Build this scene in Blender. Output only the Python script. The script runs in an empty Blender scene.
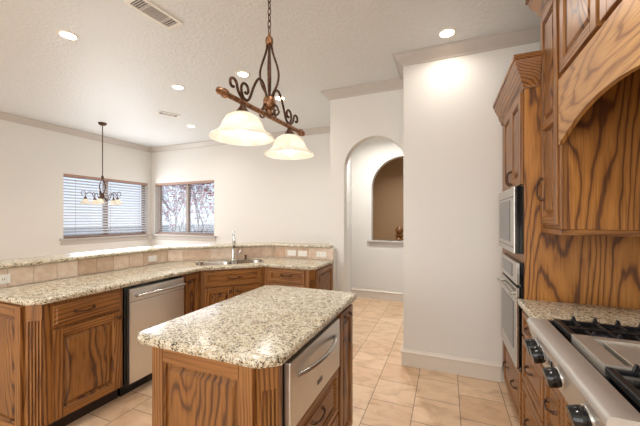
import bpy, bmesh, math, random
from mathutils import Vector, Matrix
from mathutils.geometry import tessellate_polygon
random.seed(7)
C = bpy.context.scene.collection
S = bpy.context.scene
PI = math.pi
R = math.radians

# ------------------------------------------------------------------ camera
cam = bpy.data.cameras.new('camera')
cam.sensor_width = 36.0
cam.lens = 310.0 / 640.0 * 36.0
cam.shift_y = 5.3 / 640.0
cam.clip_start = 0.02
cam_o = bpy.data.objects.new('camera', cam)
C.objects.link(cam_o)
cam_o.location = (0, 0, 1.40)
cam_o.rotation_euler = (PI / 2, 0, 0.3885)
S.camera = cam_o

# ------------------------------------------------------------------ world, light, exposure
w = bpy.data.worlds.new('world'); S.world = w; w.use_nodes = True
nt = w.node_tree; nt.nodes.clear()
bg = nt.nodes.new('ShaderNodeBackground'); out = nt.nodes.new('ShaderNodeOutputWorld')
tc = nt.nodes.new('ShaderNodeTexCoord'); sep = nt.nodes.new('ShaderNodeSeparateXYZ')
rp = nt.nodes.new('ShaderNodeValToRGB')
rp.color_ramp.elements[0].position = 0.0; rp.color_ramp.elements[0].color = (0.80, 0.88, 1.0, 1)
rp.color_ramp.elements[1].position = 0.30; rp.color_ramp.elements[1].color = (0.55, 0.73, 1.0, 1)
nt.links.new(tc.outputs['Generated'], sep.inputs[0]); nt.links.new(sep.outputs['Z'], rp.inputs[0])
nt.links.new(rp.outputs[0], bg.inputs[0]); bg.inputs[1].default_value = 1.12
nt.links.new(bg.outputs[0], out.inputs[0])

def area(name, loc, rot, sx, sy, power, col=(1, 1, 1)):
    l = bpy.data.lights.new(name, 'AREA'); l.shape = 'RECTANGLE'; l.size = sx; l.size_y = sy
    l.energy = power; l.color = col
    o = bpy.data.objects.new(name, l); C.objects.link(o); o.location = loc; o.rotation_euler = rot
    return o
# unseen fill light added behind the camera, then daylight of the two nook windows
area('rear_fill', (-1.9, -3.4, 1.7), (R(90), 0, 0), 6.0, 2.4, 148, (1.0, 1.0, 1.0))
area('nook_daylight_left', (-6.0, 4.06, 1.6), (0, R(-90), 0), 1.05, 1.5, 34, (0.93, 0.97, 1.0))
area('nook_daylight_far', (-5.15, 4.88, 1.6), (R(-90), 0, 0), 1.5, 1.05, 9, (0.95, 0.97, 1.0))
S.view_settings.view_transform = 'Standard'
S.view_settings.look = 'None'
S.view_settings.gamma = 1.0
S.view_settings.use_curve_mapping = False
S.view_settings.exposure = 0.12
S.cycles.use_denoising = True
CAN_POWER = 6.0

# ------------------------------------------------------------------ materials
def lin(c):
    return tuple(((v / 255) / 12.92 if v / 255 <= .04045 else ((v / 255 + .055) / 1.055) ** 2.4) for v in c) + (1,)

def base_mat(name, col=(200, 200, 200), rough=.5, metal=0., spec=.5):
    m = bpy.data.materials.new(name); m.use_nodes = True
    b = m.node_tree.nodes['Principled BSDF']
    b.inputs['Base Color'].default_value = lin(col)
    b.inputs['Roughness'].default_value = rough
    b.inputs['Metallic'].default_value = metal
    b.inputs['Specular IOR Level'].default_value = spec
    return m, m.node_tree, b

def coords(nt, scale=(1, 1, 1), rnd=0.0, loc=(0, 0, 0)):
    tc = nt.nodes.new('ShaderNodeTexCoord'); mp = nt.nodes.new('ShaderNodeMapping')
    mp.inputs['Scale'].default_value = scale; mp.inputs['Location'].default_value = loc
    src = tc.outputs['Object']
    if rnd:
        oi = nt.nodes.new('ShaderNodeObjectInfo'); mu = nt.nodes.new('ShaderNodeMath'); mu.operation = 'MULTIPLY'
        mu.inputs[1].default_value = rnd
        nt.links.new(oi.outputs['Random'], mu.inputs[0])
        ad = nt.nodes.new('ShaderNodeVectorMath'); ad.operation = 'ADD'
        nt.links.new(src, ad.inputs[0]); nt.links.new(mu.outputs[0], ad.inputs[1]); src = ad.outputs[0]
    nt.links.new(src, mp.inputs['Vector'])
    return mp.outputs[0]

def noise(nt, vec, scale, detail=2, rough=.5, dist=0.):
    n = nt.nodes.new('ShaderNodeTexNoise')
    n.inputs['Scale'].default_value = scale; n.inputs['Detail'].default_value = detail
    n.inputs['Roughness'].default_value = rough; n.inputs['Distortion'].default_value = dist
    nt.links.new(vec, n.inputs['Vector'])
    return n.outputs['Fac']

def mth(nt, op, a, b=None):
    m = nt.nodes.new('ShaderNodeMath'); m.operation = op
    for i, v in enumerate((a, b)):
        if v is None: continue
        if isinstance(v, (int, float)): m.inputs[i].default_value = v
        else: nt.links.new(v, m.inputs[i])
    return m.outputs[0]

def ramp(nt, fac, stops):
    r = nt.nodes.new('ShaderNodeValToRGB'); cr = r.color_ramp
    while len(cr.elements) < len(stops): cr.elements.new(.5)
    for e, (p, c) in zip(cr.elements, stops):
        e.position = p; e.color = lin(c) if max(c) > 1.001 or len(c) == 3 else c
    nt.links.new(fac, r.inputs[0])
    return r.outputs[0]

def mixc(nt, fac, a, b, mode='MIX'):
    m = nt.nodes.new('ShaderNodeMix'); m.data_type = 'RGBA'; m.blend_type = mode
    ins = [m.inputs['Factor'], m.inputs[6], m.inputs[7]]
    for s, v in zip(ins, (fac, a, b)):
        if isinstance(v, (int, float)): s.default_value = v
        elif isinstance(v, tuple): s.default_value = v
        else: nt.links.new(v, s)
    return m.outputs[2]

def bump(nt, b, height, strength, dist=.002):
    bp = nt.nodes.new('ShaderNodeBump'); bp.inputs['Strength'].default_value = strength
    bp.inputs['Distance'].default_value = dist
    nt.links.new(height, bp.inputs['Height']); nt.links.new(bp.outputs[0], b.inputs['Normal'])

def oak(name, axis, light=(166, 114, 58), mid=(146, 95, 44), dark=(96, 57, 26), freq=95., across=3.0, along=.42, line=.10, rough=.38, k=290., mlo=.30):
    m, nt, b = base_mat(name, mid, rough)
    sc = [across] * 3; sc['xyz'.index(axis)] = along
    v = coords(nt, tuple(sc), 13.7)
    n1 = noise(nt, v, 1.0, 1.0, .4, .2)
    tcc = nt.nodes.new('ShaderNodeTexCoord'); dp = nt.nodes.new('ShaderNodeVectorMath'); dp.operation = 'DOT_PRODUCT'
    nt.links.new(tcc.outputs['Object'], dp.inputs[0]); av = [k, k * .9, k]; av['xyz'.index(axis)] = 0; dp.inputs[1].default_value = av
    n2 = noise(nt, coords(nt, tuple(c * 4 for c in sc), 3.3), 1.0, 2.0, .5)
    s = mth(nt, 'SINE', mth(nt, 'ADD', mth(nt, 'ADD', dp.outputs['Value'], mth(nt, 'MULTIPLY', n1, freq)), mth(nt, 'MULTIPLY', n2, freq * .12)))
    s = mth(nt, 'ADD', mth(nt, 'MULTIPLY', s, .5), .5)
    c1 = ramp(nt, s, [(0, dark), (line, tuple(int((d + k) / 2) for d, k in zip(dark, mid))), (line * 2.4, mid), (1, light)])
    mk = noise(nt, coords(nt, tuple(c * 1.7 for c in sc), 7.7), 1.0, 2.0, .6)
    mk = ramp(nt, mk, [(mlo, (70, 70, 70)), (mlo + .22, (255, 255, 255))])
    c1 = mixc(nt, mk, lin(tuple(int(q * .5 + w_ * .5) for q, w_ in zip(mid, light))), c1)
    sc2 = [150.] * 3; sc2['xyz'.index(axis)] = 5.
    f = noise(nt, coords(nt, tuple(sc2)), 1.0, 2.0, .6)
    f = ramp(nt, f, [(.30, (150, 135, 120)), (.52, (255, 255, 255))])
    col = mixc(nt, .5, c1, f, 'MULTIPLY')
    big = noise(nt, coords(nt, (2, 2, 2), 5.1), 1.0, 1.0)
    big = ramp(nt, big, [(.3, (215, 205, 198)), (.7, (255, 255, 255))])
    col = mixc(nt, .7, col, big, 'MULTIPLY')
    nt.links.new(col, b.inputs['Base Color'])
    b.inputs['Coat Weight'].default_value = .12; b.inputs['Coat Roughness'].default_value = .25
    bump(nt, b, s, .12, .001)
    return m

OAKV = oak('oak_upright_grain', 'z')
OAKH = oak('oak_level_grain', 'x')
OAKY = oak('oak_depth_grain', 'y')
PLY = oak('oak_plywood_bold_grain', 'z', (190, 130, 60), (172, 113, 47), (104, 62, 26), freq=70., across=3.8, along=.8, line=.08, rough=.45, k=120., mlo=.12)
OAKP = oak('oak_panel_cathedral_grain', 'z', (158, 107, 52), (138, 89, 41), (80, 46, 20), freq=150., across=2.8, along=.75, line=.12, k=110.)

OAKVAL_LIT = oak('oak_valance_soft_grain_lit', 'x', (204, 154, 92), (190, 138, 78), (146, 96, 48), freq=150., across=2.6, along=.7, line=.08, k=150.)  # paler than the cabinet oak: brightness from the can light put into the colour
def granite(name):
    m, nt, b = base_mat(name, (205, 195, 175), .22)
    v = coords(nt, (1, 1, 1))
    wv = nt.nodes.new('ShaderNodeTexVoronoi'); wv.inputs['Scale'].default_value = 170
    n0 = nt.nodes.new('ShaderNodeTexNoise'); n0.inputs['Scale'].default_value = 90; nt.links.new(v, n0.inputs['Vector'])
    dv = nt.nodes.new('ShaderNodeVectorMath'); dv.operation = 'MULTIPLY_ADD'
    nt.links.new(n0.outputs['Color'], dv.inputs[0]); dv.inputs[1].default_value = (.02, .02, .02); nt.links.new(v, dv.inputs[2])
    nt.links.new(dv.outputs[0], wv.inputs['Vector'])
    sp = nt.nodes.new('ShaderNodeSeparateColor'); nt.links.new(wv.outputs['Color'], sp.inputs[0])
    cl = noise(nt, v, 22, 3, .6)
    k = mth(nt, 'ADD', mth(nt, 'MULTIPLY', sp.outputs[0], .62), mth(nt, 'MULTIPLY', cl, .62))
    col = ramp(nt, k, [(.0, (42, 34, 28)), (.36, (72, 60, 50)), (.43, (144, 126, 100)), (.53, (182, 164, 132)), (.65, (204, 192, 164)), (.82, (216, 208, 188)), (1, (226, 222, 210))])
    nt.links.new(col, b.inputs['Base Color'])
    return m
GRAN = granite('speckled_cream_granite')

def wallm(name, col, bs=.12, sc=14, rough=.6, dist=.004):
    m, nt, b = base_mat(name, col, rough)
    n = noise(nt, coords(nt), sc, 3, .55, .6)
    bump(nt, b, n, bs, dist)
    return m
WALL = wallm('warm_white_plaster', (226, 223, 217))
CEIL = wallm('textured_ceiling_paint', (222, 224, 224), .8, 34, .38, .010)
TRIM, _nt, _b = base_mat('painted_trim_greige', (194, 187, 180), .4)
_n = noise(_nt, coords(_nt), 40, 2); bump(_nt, _b, _n, .03)
BASEM, _nt, _b = base_mat('painted_baseboard_cream', (224, 215, 203), .4)
_n = noise(_nt, coords(_nt), 40, 2); bump(_nt, _b, _n, .03)
TANW = wallm('tan_wall_paint', (200, 170, 134))
WHITE, _nt, _b = base_mat('white_plastic', (236, 233, 226), .35)
_n = noise(_nt, coords(_nt), 60, 2); bump(_nt, _b, _n, .02)

def floorm():
    m, nt, b = base_mat('beige_floor_tile', (214, 186, 160), .33)
    tc = nt.nodes.new('ShaderNodeTexCoord'); sp = nt.nodes.new('ShaderNodeSeparateXYZ'); cb = nt.nodes.new('ShaderNodeCombineXYZ')
    nt.links.new(tc.outputs['Object'], sp.inputs[0])
    nt.links.new(mth(nt, 'ADD', sp.outputs['Y'], 20 * .317 - 2.54 + .1585), cb.inputs[0])
    nt.links.new(mth(nt, 'ADD', sp.outputs['X'], .23 + .318 * 40), cb.inputs[1])
    br = nt.nodes.new('ShaderNodeTexBrick'); nt.links.new(cb.outputs[0], br.inputs['Vector'])
    br.offset = .5; br.offset_frequency = 2
    br.inputs['Scale'].default_value = 1; br.inputs['Brick Width'].default_value = .317; br.inputs['Row Height'].default_value = .318
    br.inputs['Mortar Size'].default_value = .0032; br.inputs['Mortar Smooth'].default_value = .2
    br.inputs['Color1'].default_value = lin((234, 206, 174)); br.inputs['Color2'].default_value = lin((222, 188, 152))
    br.inputs['Mortar'].default_value = lin((150, 122, 98)); br.inputs['Bias'].default_value = 0
    n = noise(nt, coords(nt, (1, 1.6, 1)), 5, 5, .6, .8)
    tint = ramp(nt, n, [(.3, (215, 200, 188)), (.5, (245, 240, 236)), (.7, (255, 255, 255))])
    col = mixc(nt, .9, br.outputs['Color'], tint, 'MULTIPLY')
    nt.links.new(col, b.inputs['Base Color'])
    h = mth(nt, 'SUBTRACT', 1.0, br.outputs['Fac']); bump(nt, b, h, .5, .002)
    return m
FLOOR = floorm()

def bsm():
    m, nt, b = base_mat('tumbled_stone_tile', (205, 182, 158), .5)
    oi = nt.nodes.new('ShaderNodeObjectInfo')
    n = noise(nt, coords(nt, (1, 1, 1), 9.), 16, 4, .6, .5)
    c = ramp(nt, n, [(.3, (214, 194, 176)), (.55, (230, 214, 198)), (.75, (240, 229, 217))])
    t = ramp(nt, oi.outputs['Random'], [(0, (222, 205, 190)), (1, (255, 252, 248))])
    nt.links.new(mixc(nt, 1.0, c, t, 'MULTIPLY'), b.inputs['Base Color'])
    bump(nt, b, n, .15)
    return m
STONE = bsm()
GROUT, _nt, _b = base_mat('grout', (178, 158, 138), .8)

def metal(name, col, rough, axis='z', aniso=True):
    m, nt, b = base_mat(name, col, rough, 1.0)
    sc = [400.] * 3; sc['xyz'.index(axis)] = 4.
    n = noise(nt, coords(nt, tuple(sc)), 1.0, 2)
    bump(nt, b, n, .06, .0006)
    r = nt.nodes.new('ShaderNodeMapRange'); r.inputs[3].default_value = rough * .8; r.inputs[4].default_value = rough * 1.25
    nt.links.new(n, r.inputs[0]); nt.links.new(r.outputs[0], b.inputs['Roughness'])
    return m
STEEL = metal('brushed_stainless_steel', (222, 221, 219), .30, 'x')
STEELR = metal('satin_range_steel', (212, 210, 206), .46, 'y')
STEELV = metal('smooth_stainless_steel', (190, 187, 182), .20, 'z')
GRID = metal('satin_griddle_steel', (214, 208, 198), .5, 'y')
CHROME = metal('chrome', (220, 220, 220), .10)
BRONZE, _nt, _b = base_mat('oil_rubbed_bronze', (64, 44, 34), .4, .7)
_n = noise(_nt, coords(_nt), 90, 3); _nt.links.new(ramp(_nt, _n, [(.35, (56, 40, 32)), (.7, (112, 78, 56))]), _b.inputs['Base Color'])
RUST, _nt, _b = base_mat('antique_copper_bronze', (140, 88, 56), .4, .6)
_n = noise(_nt, coords(_nt), 60, 3); _nt.links.new(ramp(_nt, _n, [(.35, (104, 68, 46)), (.65, (168, 122, 84))]), _b.inputs['Base Color'])
BLACK, _nt, _b = base_mat('black_enamel', (11, 11, 12), .16)
_n = noise(_nt, coords(_nt), 60, 3); bump(_nt, _b, _n, .004)
IRON, _nt, _b = base_mat('cast_iron', (24, 24, 27), .35)
_n = noise(_nt, coords(_nt), 300, 3); bump(_nt, _b, _n, .2, .0005)
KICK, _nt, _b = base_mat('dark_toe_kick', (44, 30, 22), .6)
DGLASS, _nt, _b = base_mat('dark_appliance_glass', (70, 68, 68), .08, .0, .8)
BRONZV, _nt, _b = base_mat('bronze_window_rail', (168, 134, 118), .45)
SLAT, _nt, _b = base_mat('white_blind_slat', (232, 230, 232), .45)
FRAMEW, _nt, _b = base_mat('tan_vinyl_window_frame', (170, 150, 136), .5)
for _m in (GROUT, KICK, DGLASS, BRONZV, SLAT, FRAMEW):
    _n = noise(_m.node_tree, coords(_m.node_tree), 80, 2)
    bump(_m.node_tree, _m.node_tree.nodes['Principled BSDF'], _n, .03)

def emis(name, col, s):
    m = bpy.data.materials.new(name); m.use_nodes = True; nt = m.node_tree
    b = nt.nodes['Principled BSDF']; b.inputs['Base Color'].default_value = lin(col)
    b.inputs['Emission Color'].default_value = lin(col); b.inputs['Emission Strength'].default_value = s
    return m
BULB = emis('lit_bulb', (255, 247, 234), 4.0)
CANL = emis('lit_can_lens', (255, 243, 225), 5.0)

def glass_pane():
    m = bpy.data.materials.new('clear_window_glass'); m.use_nodes = True; nt = m.node_tree
    for n in list(nt.nodes): nt.nodes.remove(n)
    o = nt.nodes.new('ShaderNodeOutputMaterial'); mx = nt.nodes.new('ShaderNodeMixShader'); mx.inputs[0].default_value = .025
    t = nt.nodes.new('ShaderNodeBsdfTransparent'); g = nt.nodes.new('ShaderNodeBsdfGlossy'); g.inputs['Roughness'].default_value = .02
    nt.links.new(t.outputs[0], mx.inputs[1]); nt.links.new(g.outputs[0], mx.inputs[2]); nt.links.new(mx.outputs[0], o.inputs[0])
    return m
PANE = glass_pane()

def shade_mat():
    m = bpy.data.materials.new('alabaster_glass'); m.use_nodes = True; nt = m.node_tree
    for n in list(nt.nodes): nt.nodes.remove(n)
    o = nt.nodes.new('ShaderNodeOutputMaterial'); mx = nt.nodes.new('ShaderNodeMixShader'); mx.inputs[0].default_value = .5
    v = coords(nt); n = noise(nt, v, 14, 3, .5, 1.0); c = ramp(nt, n, [(.3, (240, 232, 218)), (.6, (250, 247, 240))])
    t = nt.nodes.new('ShaderNodeBsdfTranslucent'); g = nt.nodes.new('ShaderNodeBsdfPrincipled'); g.inputs['Roughness'].default_value = .25
    nt.links.new(c, t.inputs[0]); nt.links.new(c, g.inputs['Base Color'])
    nt.links.new(g.outputs[0], mx.inputs[1]); nt.links.new(t.outputs[0], mx.inputs[2]); nt.links.new(mx.outputs[0], o.inputs[0])
    return m
SHADE = shade_mat()

# ------------------------------------------------------------------ mesh helpers
def tagp(o, label=None, cat=None, group=None, kind=None):
    if label: o['label'] = label
    if cat: o['category'] = cat
    if group: o['group'] = group
    if kind: o['kind'] = kind
    return o

def thing(name, label, cat, loc=(0, 0, 0), rz=0., group=None):
    o = bpy.data.objects.new(name, None); o.empty_display_size = .1; C.objects.link(o)
    o.location = loc; o.rotation_euler = (0, 0, rz)
    return tagp(o, label, cat, group)

def obj(name, bm, mats, parent=None, smooth=False, loc=None):
    if not isinstance(mats, (list, tuple)): mats = [mats]
    bmesh.ops.recalc_face_normals(bm, faces=bm.faces[:])
    me = bpy.data.meshes.new(name); bm.to_mesh(me); bm.free()
    for m in mats: me.materials.append(m)
    if smooth:
        for p in me.polygons: p.use_smooth = True
        try: me.set_sharp_from_angle(angle=R(40))
        except Exception: pass
    o = bpy.data.objects.new(name, me); C.objects.link(o)
    if parent: o.parent = parent
    if loc: o.location = loc
    return o

def struct(name, bm, mats, smooth=False):
    o = obj(name, bm, mats, None, smooth); o['kind'] = 'structure'; return o

def B(): return bmesh.new()

def box(bm, x0, x1, y0, y1, z0, z1, bev=0., mi=0, mat=None):
    x0, x1 = sorted((x0, x1)); y0, y1 = sorted((y0, y1)); z0, z1 = sorted((z0, z1))
    before = set(bm.faces)
    vs = [bm.verts.new(p) for p in ((x0,y0,z0),(x1,y0,z0),(x1,y1,z0),(x0,y1,z0),(x0,y0,z1),(x1,y0,z1),(x1,y1,z1),(x0,y1,z1))]
    fs = [bm.faces.new([vs[i] for i in q]) for q in ((0,3,2,1),(4,5,6,7),(0,1,5,4),(1,2,6,5),(2,3,7,6),(3,0,4,7))]
    if mat is not None:
        for v in vs: v.co = mat @ v.co
    if bev > 0:
        es = list({e for f in fs for e in f.edges})
        bmesh.ops.bevel(bm, geom=es, offset=bev, segments=2, affect='EDGES', profile=.5)
    for f in set(bm.faces) - before: f.material_index = mi
    return bm

def lathe(bm, prof, n=24, org=(0, 0, 0), M=None, mi=0, cap=True):
    org = Vector(org); rings = []
    for r, z in prof:
        ring = []
        for i in range(n):
            a = 2 * PI * i / n
            p = Vector((r * math.cos(a), r * math.sin(a), z))
            if M is not None: p = M @ p
            ring.append(bm.verts.new(p + org))
        rings.append(ring)
    for a, b_ in zip(rings, rings[1:]):
        for i in range(n):
            f = bm.faces.new((a[i], a[(i + 1) % n], b_[(i + 1) % n], b_[i])); f.material_index = mi
    if cap:
        for rg in (rings[0], rings[-1]):
            f = bm.faces.new(rg); f.material_index = mi
    return bm

def tube(bm, pts, r, n=8, mi=0, cap=True):
    pts = [Vector(p) for p in pts]
    rr = r if isinstance(r, (list, tuple)) else [r] * len(pts)
    rings = []; up = None
    for i, p in enumerate(pts):
        t = (pts[min(i + 1, len(pts) - 1)] - pts[max(i - 1, 0)]).normalized()
        if up is None:
            up = Vector((0, 0, 1)) if abs(t.z) < .9 else Vector((1, 0, 0))
        s = t.cross(up)
        if s.length < 1e-5: s = t.cross(Vector((0, 1, 0)))
        s.normalize(); u = s.cross(t).normalized(); up = u
        rings.append([bm.verts.new(p + (s * math.cos(2 * PI * k / n) + u * math.sin(2 * PI * k / n)) * rr[i]) for k in range(n)])
    for a, b_ in zip(rings, rings[1:]):
        for i in range(n):
            f = bm.faces.new((a[i], a[(i + 1) % n], b_[(i + 1) % n], b_[i])); f.material_index = mi
    if cap:
        for rg in (rings[0], rings[-1]):
            f = bm.faces.new(rg); f.material_index = mi
    return bm

def curve(ctrl, n=8):
    """Catmull-Rom through control points"""
    P = [Vector(p) for p in ctrl]; P = [P[0] * 2 - P[1]] + P + [P[-1] * 2 - P[-2]]
    o = []
    for i in range(1, len(P) - 2):
        for k in range(n):
            t = k / n; a, b_, c, d = P[i-1], P[i], P[i+1], P[i+2]
            o.append(.5 * ((2*b_) + (c - a)*t + (2*a - 5*b_ + 4*c - d)*t*t + (3*b_ - a - 3*c + d)*t**3))
    o.append(P[-2]); return o

def prism(bm, outer, holes=(), lo=0., hi=1., plane='xy', mi=0):
    """extrude a 2D polygon with holes between lo and hi along the plane normal"""
    def to3(p, h):
        if plane == 'xy': return Vector((p[0], p[1], h))
        if plane == 'xz': return Vector((p[0], h, p[1]))
        return Vector((h, p[0], p[1]))           # yz
    loops = [list(outer)] + [list(h) for h in holes]
    tris = tessellate_polygon([[Vector((p[0], p[1], 0)) for p in L] for L in loops])
    flat = [p for L in loops for p in L]
    va = [bm.verts.new(to3(p, lo)) for p in flat]; vb = [bm.verts.new(to3(p, hi)) for p in flat]
    for t in tris:
        for V in (va, vb):
            try: f = bm.faces.new([V[i] for i in t]); f.material_index = mi
            except ValueError: pass
    k = 0
    for L in loops:
        n = len(L)
        for i in range(n):
            a, b_ = k + i, k + (i + 1) % n
            f = bm.faces.new((va[a], va[b_], vb[b_], vb[a])); f.material_index = mi
        k += n
    return bm

def offset(poly, d):
    """inward miter offset of a CCW polygon"""
    n = len(poly); o = []
    for i in range(n):
        p0, p1, p2 = Vector(poly[i-1]), Vector(poly[i]), Vector(poly[(i+1) % n])
        e1 = (p1 - p0).normalized(); e2 = (p2 - p1).normalized()
        n1 = Vector((-e1.y, e1.x)); n2 = Vector((-e2.y, e2.x))
        m = (n1 + n2); m = m / max(m.dot(n1), .2)
        o.append(tuple(p1 + m * d))
    return o

def slab(bm, poly, z0, z1, holes=(), r=.012):
    """stone slab with a rounded edge"""
    prof = [(r, z0), (r * .3, z0 + r * .3), (0, z0 + r)]
    for k in range(0, 4):
        a = k / 3 * PI / 2
        prof.append((r * (1 - math.cos(a)), z1 - r + r * math.sin(a)))
    rings = [[bm.verts.new((p[0], p[1], z)) for p in offset(poly, d)] for d, z in prof]
    n = len(poly)
    for a, b_ in zip(rings, rings[1:]):
        for i in range(n): bm.faces.new((a[i], a[(i+1) % n], b_[(i+1) % n], b_[i]))
    for ring, z in ((rings[0], z0), (rings[-1], z1)):
        hv = [[bm.verts.new((p[0], p[1], z)) for p in h] for h in holes]
        loops = [[v.co.copy() for v in ring]] + [[v.co.copy() for v in h] for h in hv]
        flat = ring + [v for h in hv for v in h]
        for t in tessellate_polygon(loops):
            try: bm.faces.new([flat[i] for i in t])
            except ValueError: pass
        if z == z0: lower = hv
        else:
            for a, b_ in zip(lower, hv):
                m = len(a)
                for i in range(m): bm.faces.new((a[i], a[(i+1) % m], b_[(i+1) % m], b_[i]))
    return bm

def sweep(bm, path, prof, side=1, mi=0):
    """moulding: profile (out, z) swept along a 2D path, out = to the left*side"""
    P = [Vector(p) for p in path]; rings = []
    for i, p in enumerate(P):
        ns = []
        if i > 0: e = (p - P[i-1]).normalized(); ns.append(Vector((-e.y, e.x)))
        if i < len(P) - 1: e = (P[i+1] - p).normalized(); ns.append(Vector((-e.y, e.x)))
        m = sum(ns, Vector((0, 0))); m = m / m.dot(ns[0])
        rings.append([bm.verts.new((p.x + m.x * o * side, p.y + m.y * o * side, z)) for o, z in prof])
    k = len(prof)
    for a, b_ in zip(rings, rings[1:]):
        for i in range(k):
            f = bm.faces.new((a[i], a[(i+1) % k], b_[(i+1) % k], b_[i])); f.material_index = mi
    for rg in (rings[0], rings[-1]):
        bm.faces.new(rg).material_index = mi
    return bm

# ------------------------------------------------------------------ room shell
H = 2.95
LX, FY, PY, AY, HY = -6.08, 4.96, 3.05, 3.58, 5.35
RX = 0.985
b = B(); box(b, -6.3, 2.6, -3.8, 9.0, -.12, 0); struct('floor', b, FLOOR)
b = B(); box(b, -6.3, 2.6, -3.8, 9.0, H, H + .1); struct('ceiling', b, CEIL)

W1 = (3.25, 4.87, 1.05, 2.17)     # window 1 opening on the left wall (y0,y1,z0,z1)
W2 = (-5.97, -4.33, 1.05, 2.17)   # window 2 opening on the far wall (x0,x1,z0,z1)
b = B(); prism(b, [(-3.8, 0), (FY + .2, 0), (FY + .2, H), (-3.8, H)], [[(W1[0], W1[2]), (W1[1], W1[2]), (W1[1], W1[3]), (W1[0], W1[3])]], LX - .16, LX, 'yz')
struct('wall_left', b, WALL)
b = B(); prism(b, [(LX, 0), (-1.62, 0), (-1.62, H), (LX, H)], [[(W2[0], W2[2]), (W2[1], W2[2]), (W2[1], W2[3]), (W2[0], W2[3])]], FY, FY + .16, 'xz')
struct('wall_far', b, WALL)
b = B(); box(b, RX, RX + .12, -3.8, PY, 0, H); struct('wall_right', b, WALL)
b = B(); box(b, LX - .16, RX + .12, -3.92, -3.8, 0, H); struct('wall_rear', b, WALL)

def arch_pts(cx, r, zs, n=20):
    return [(cx + r * math.cos(PI * i / n), zs + r * math.sin(PI * i / n)) for i in range(n + 1)]
b = B()
ap = arch_pts(-.786, .366, 1.995)                       # from right to left
prism(b, [(-1.33, 0), (-1.152, 0)] + ap[::-1] + [(-.42, 0), (-.30, 0), (-.30, H), (-1.33, H)], (), AY, AY + .12, 'xz')
struct('wall_archway', b, WALL)
b = B(); p0, p1 = Vector((-1.33, AY + .12)), Vector((-1.68, FY + .02))
prism(b, [(-1.33, AY + .12), (-1.23, AY + .12), (-1.58, HY), (-1.74, HY), (-1.74, FY)], (), 0, H, 'xy')
struct('wall_nook_side', b, WALL)
b = B(); prism(b, [(-.385, PY), (RX + .12, PY), (RX + .12, PY + .12), (-.30, PY + .12), (-.30, HY), (-.385, HY)][::1], (), 0, H, 'xy')
# the pantry wall returns to the arch wall only; the hall goes on behind it
b.free(); b = B(); prism(b, [(-.385, PY), (RX + .12, PY), (RX + .12, PY + .12), (-.30, PY + .12), (-.30, AY + .12), (-.385, AY + .12)], (), 0, H, 'xy')
struct('wall_pantry', b, WALL)
b = B()
hole = [(-1.22, 1.02), (-.14, 1.02)] + arch_pts(-.68, .54, 1.91)
prism(b, [(-1.95, 0), (2.5, 0), (2.5, H), (-1.95, H)], [hole], HY, HY + .12, 'xz')
struct('wall_hall', b, WALL)
b = B(); box(b, 2.4, 2.5, PY + .12, HY, 0, H); struct('wall_hall_end', b, WALL)
b = B(); box(b, -2.4, 2.5, 8.2, 8.3, 0, H); box(b, -2.4, -2.3, HY + .12, 8.2, 0, H); box(b, 2.4, 2.5, HY + .12, 8.2, 0, H)
struct('wall_stair_room', b, TANW)

# mouldings
crown = [(0, H - .095), (.012, H - .095), (.016, H - .08), (.03, H - .07), (.05, H - .04), (.074, H - .022), (.078, H - .012), (.09, H - .012), (.09, H), (0, H)]
for nm, path in (('trim_1', [(-6.08, -3.8), (LX, FY), (-1.70, FY)]), ('trim_2', [(-1.33, FY - .9), (-1.33, AY), (-.385, AY)]), ('trim_3', [(-.385, AY), (-.385, PY), (RX, PY)])):
    b = B(); sweep(b, path, crown, -1); struct(nm, b, TRIM, True)
basep = [(0, 0), (.017, 0), (.017, .118), (.024, .122), (.026, .132), (.020, .142), (.010, .148), (.008, .155), (0, .155)]
for nm, path, s in (('baseboard_pantry', [(-.385, AY), (-.385, PY), (.43, PY)], -1), ('baseboard_left', [(LX, -3.8), (LX, FY), (-1.70, FY)], -1),
                    ('baseboard_hall', [(-1.58, HY), (2.4, HY)], -1), ('baseboard_arch_left', [(-1.33, AY), (-1.152, AY), (-1.152, AY + .12)], -1)):
    b = B(); sweep(b, path, basep, s); struct(nm, b, BASEM, True)
# sill of the arched hall opening
b = B(); box(b, -1.29, -.07, HY - .035, HY + .15, .985, 1.02, .006); box(b, -1.26, -.10, HY - .014, HY, .925, .985, .004); struct('trim_4', b, TRIM)

# newel post seen through the opening
t = thing('newel_post', 'turned wooden newel post with round ball cap behind the arched opening', 'newel post', (-.85, 6.1, 0))
b = B(); box(b, -.05, .05, -.05, .05, 0, .93, .004); obj('post', b, OAKV, t)
b = B(); box(b, -.085, .085, -.085, .085, .93, .96, .006); lathe(b, [(.08, .96), (.085, .985), (.06, 1.01), (.05, 1.04), (.075, 1.06), (.08, 1.075), (.04, 1.10)], 20); obj('cap', b, OAKH, t, True)
b = B(); lathe(b, [(.005, 1.06)] + [(.078 * math.cos(a), 1.165 + .078 * math.sin(a)) for a in [(-PI/2 + .25) + i * (PI - .3) / 12 for i in range(13)]], 20); obj('finial_ball', b, OAKH, t, True)

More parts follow.
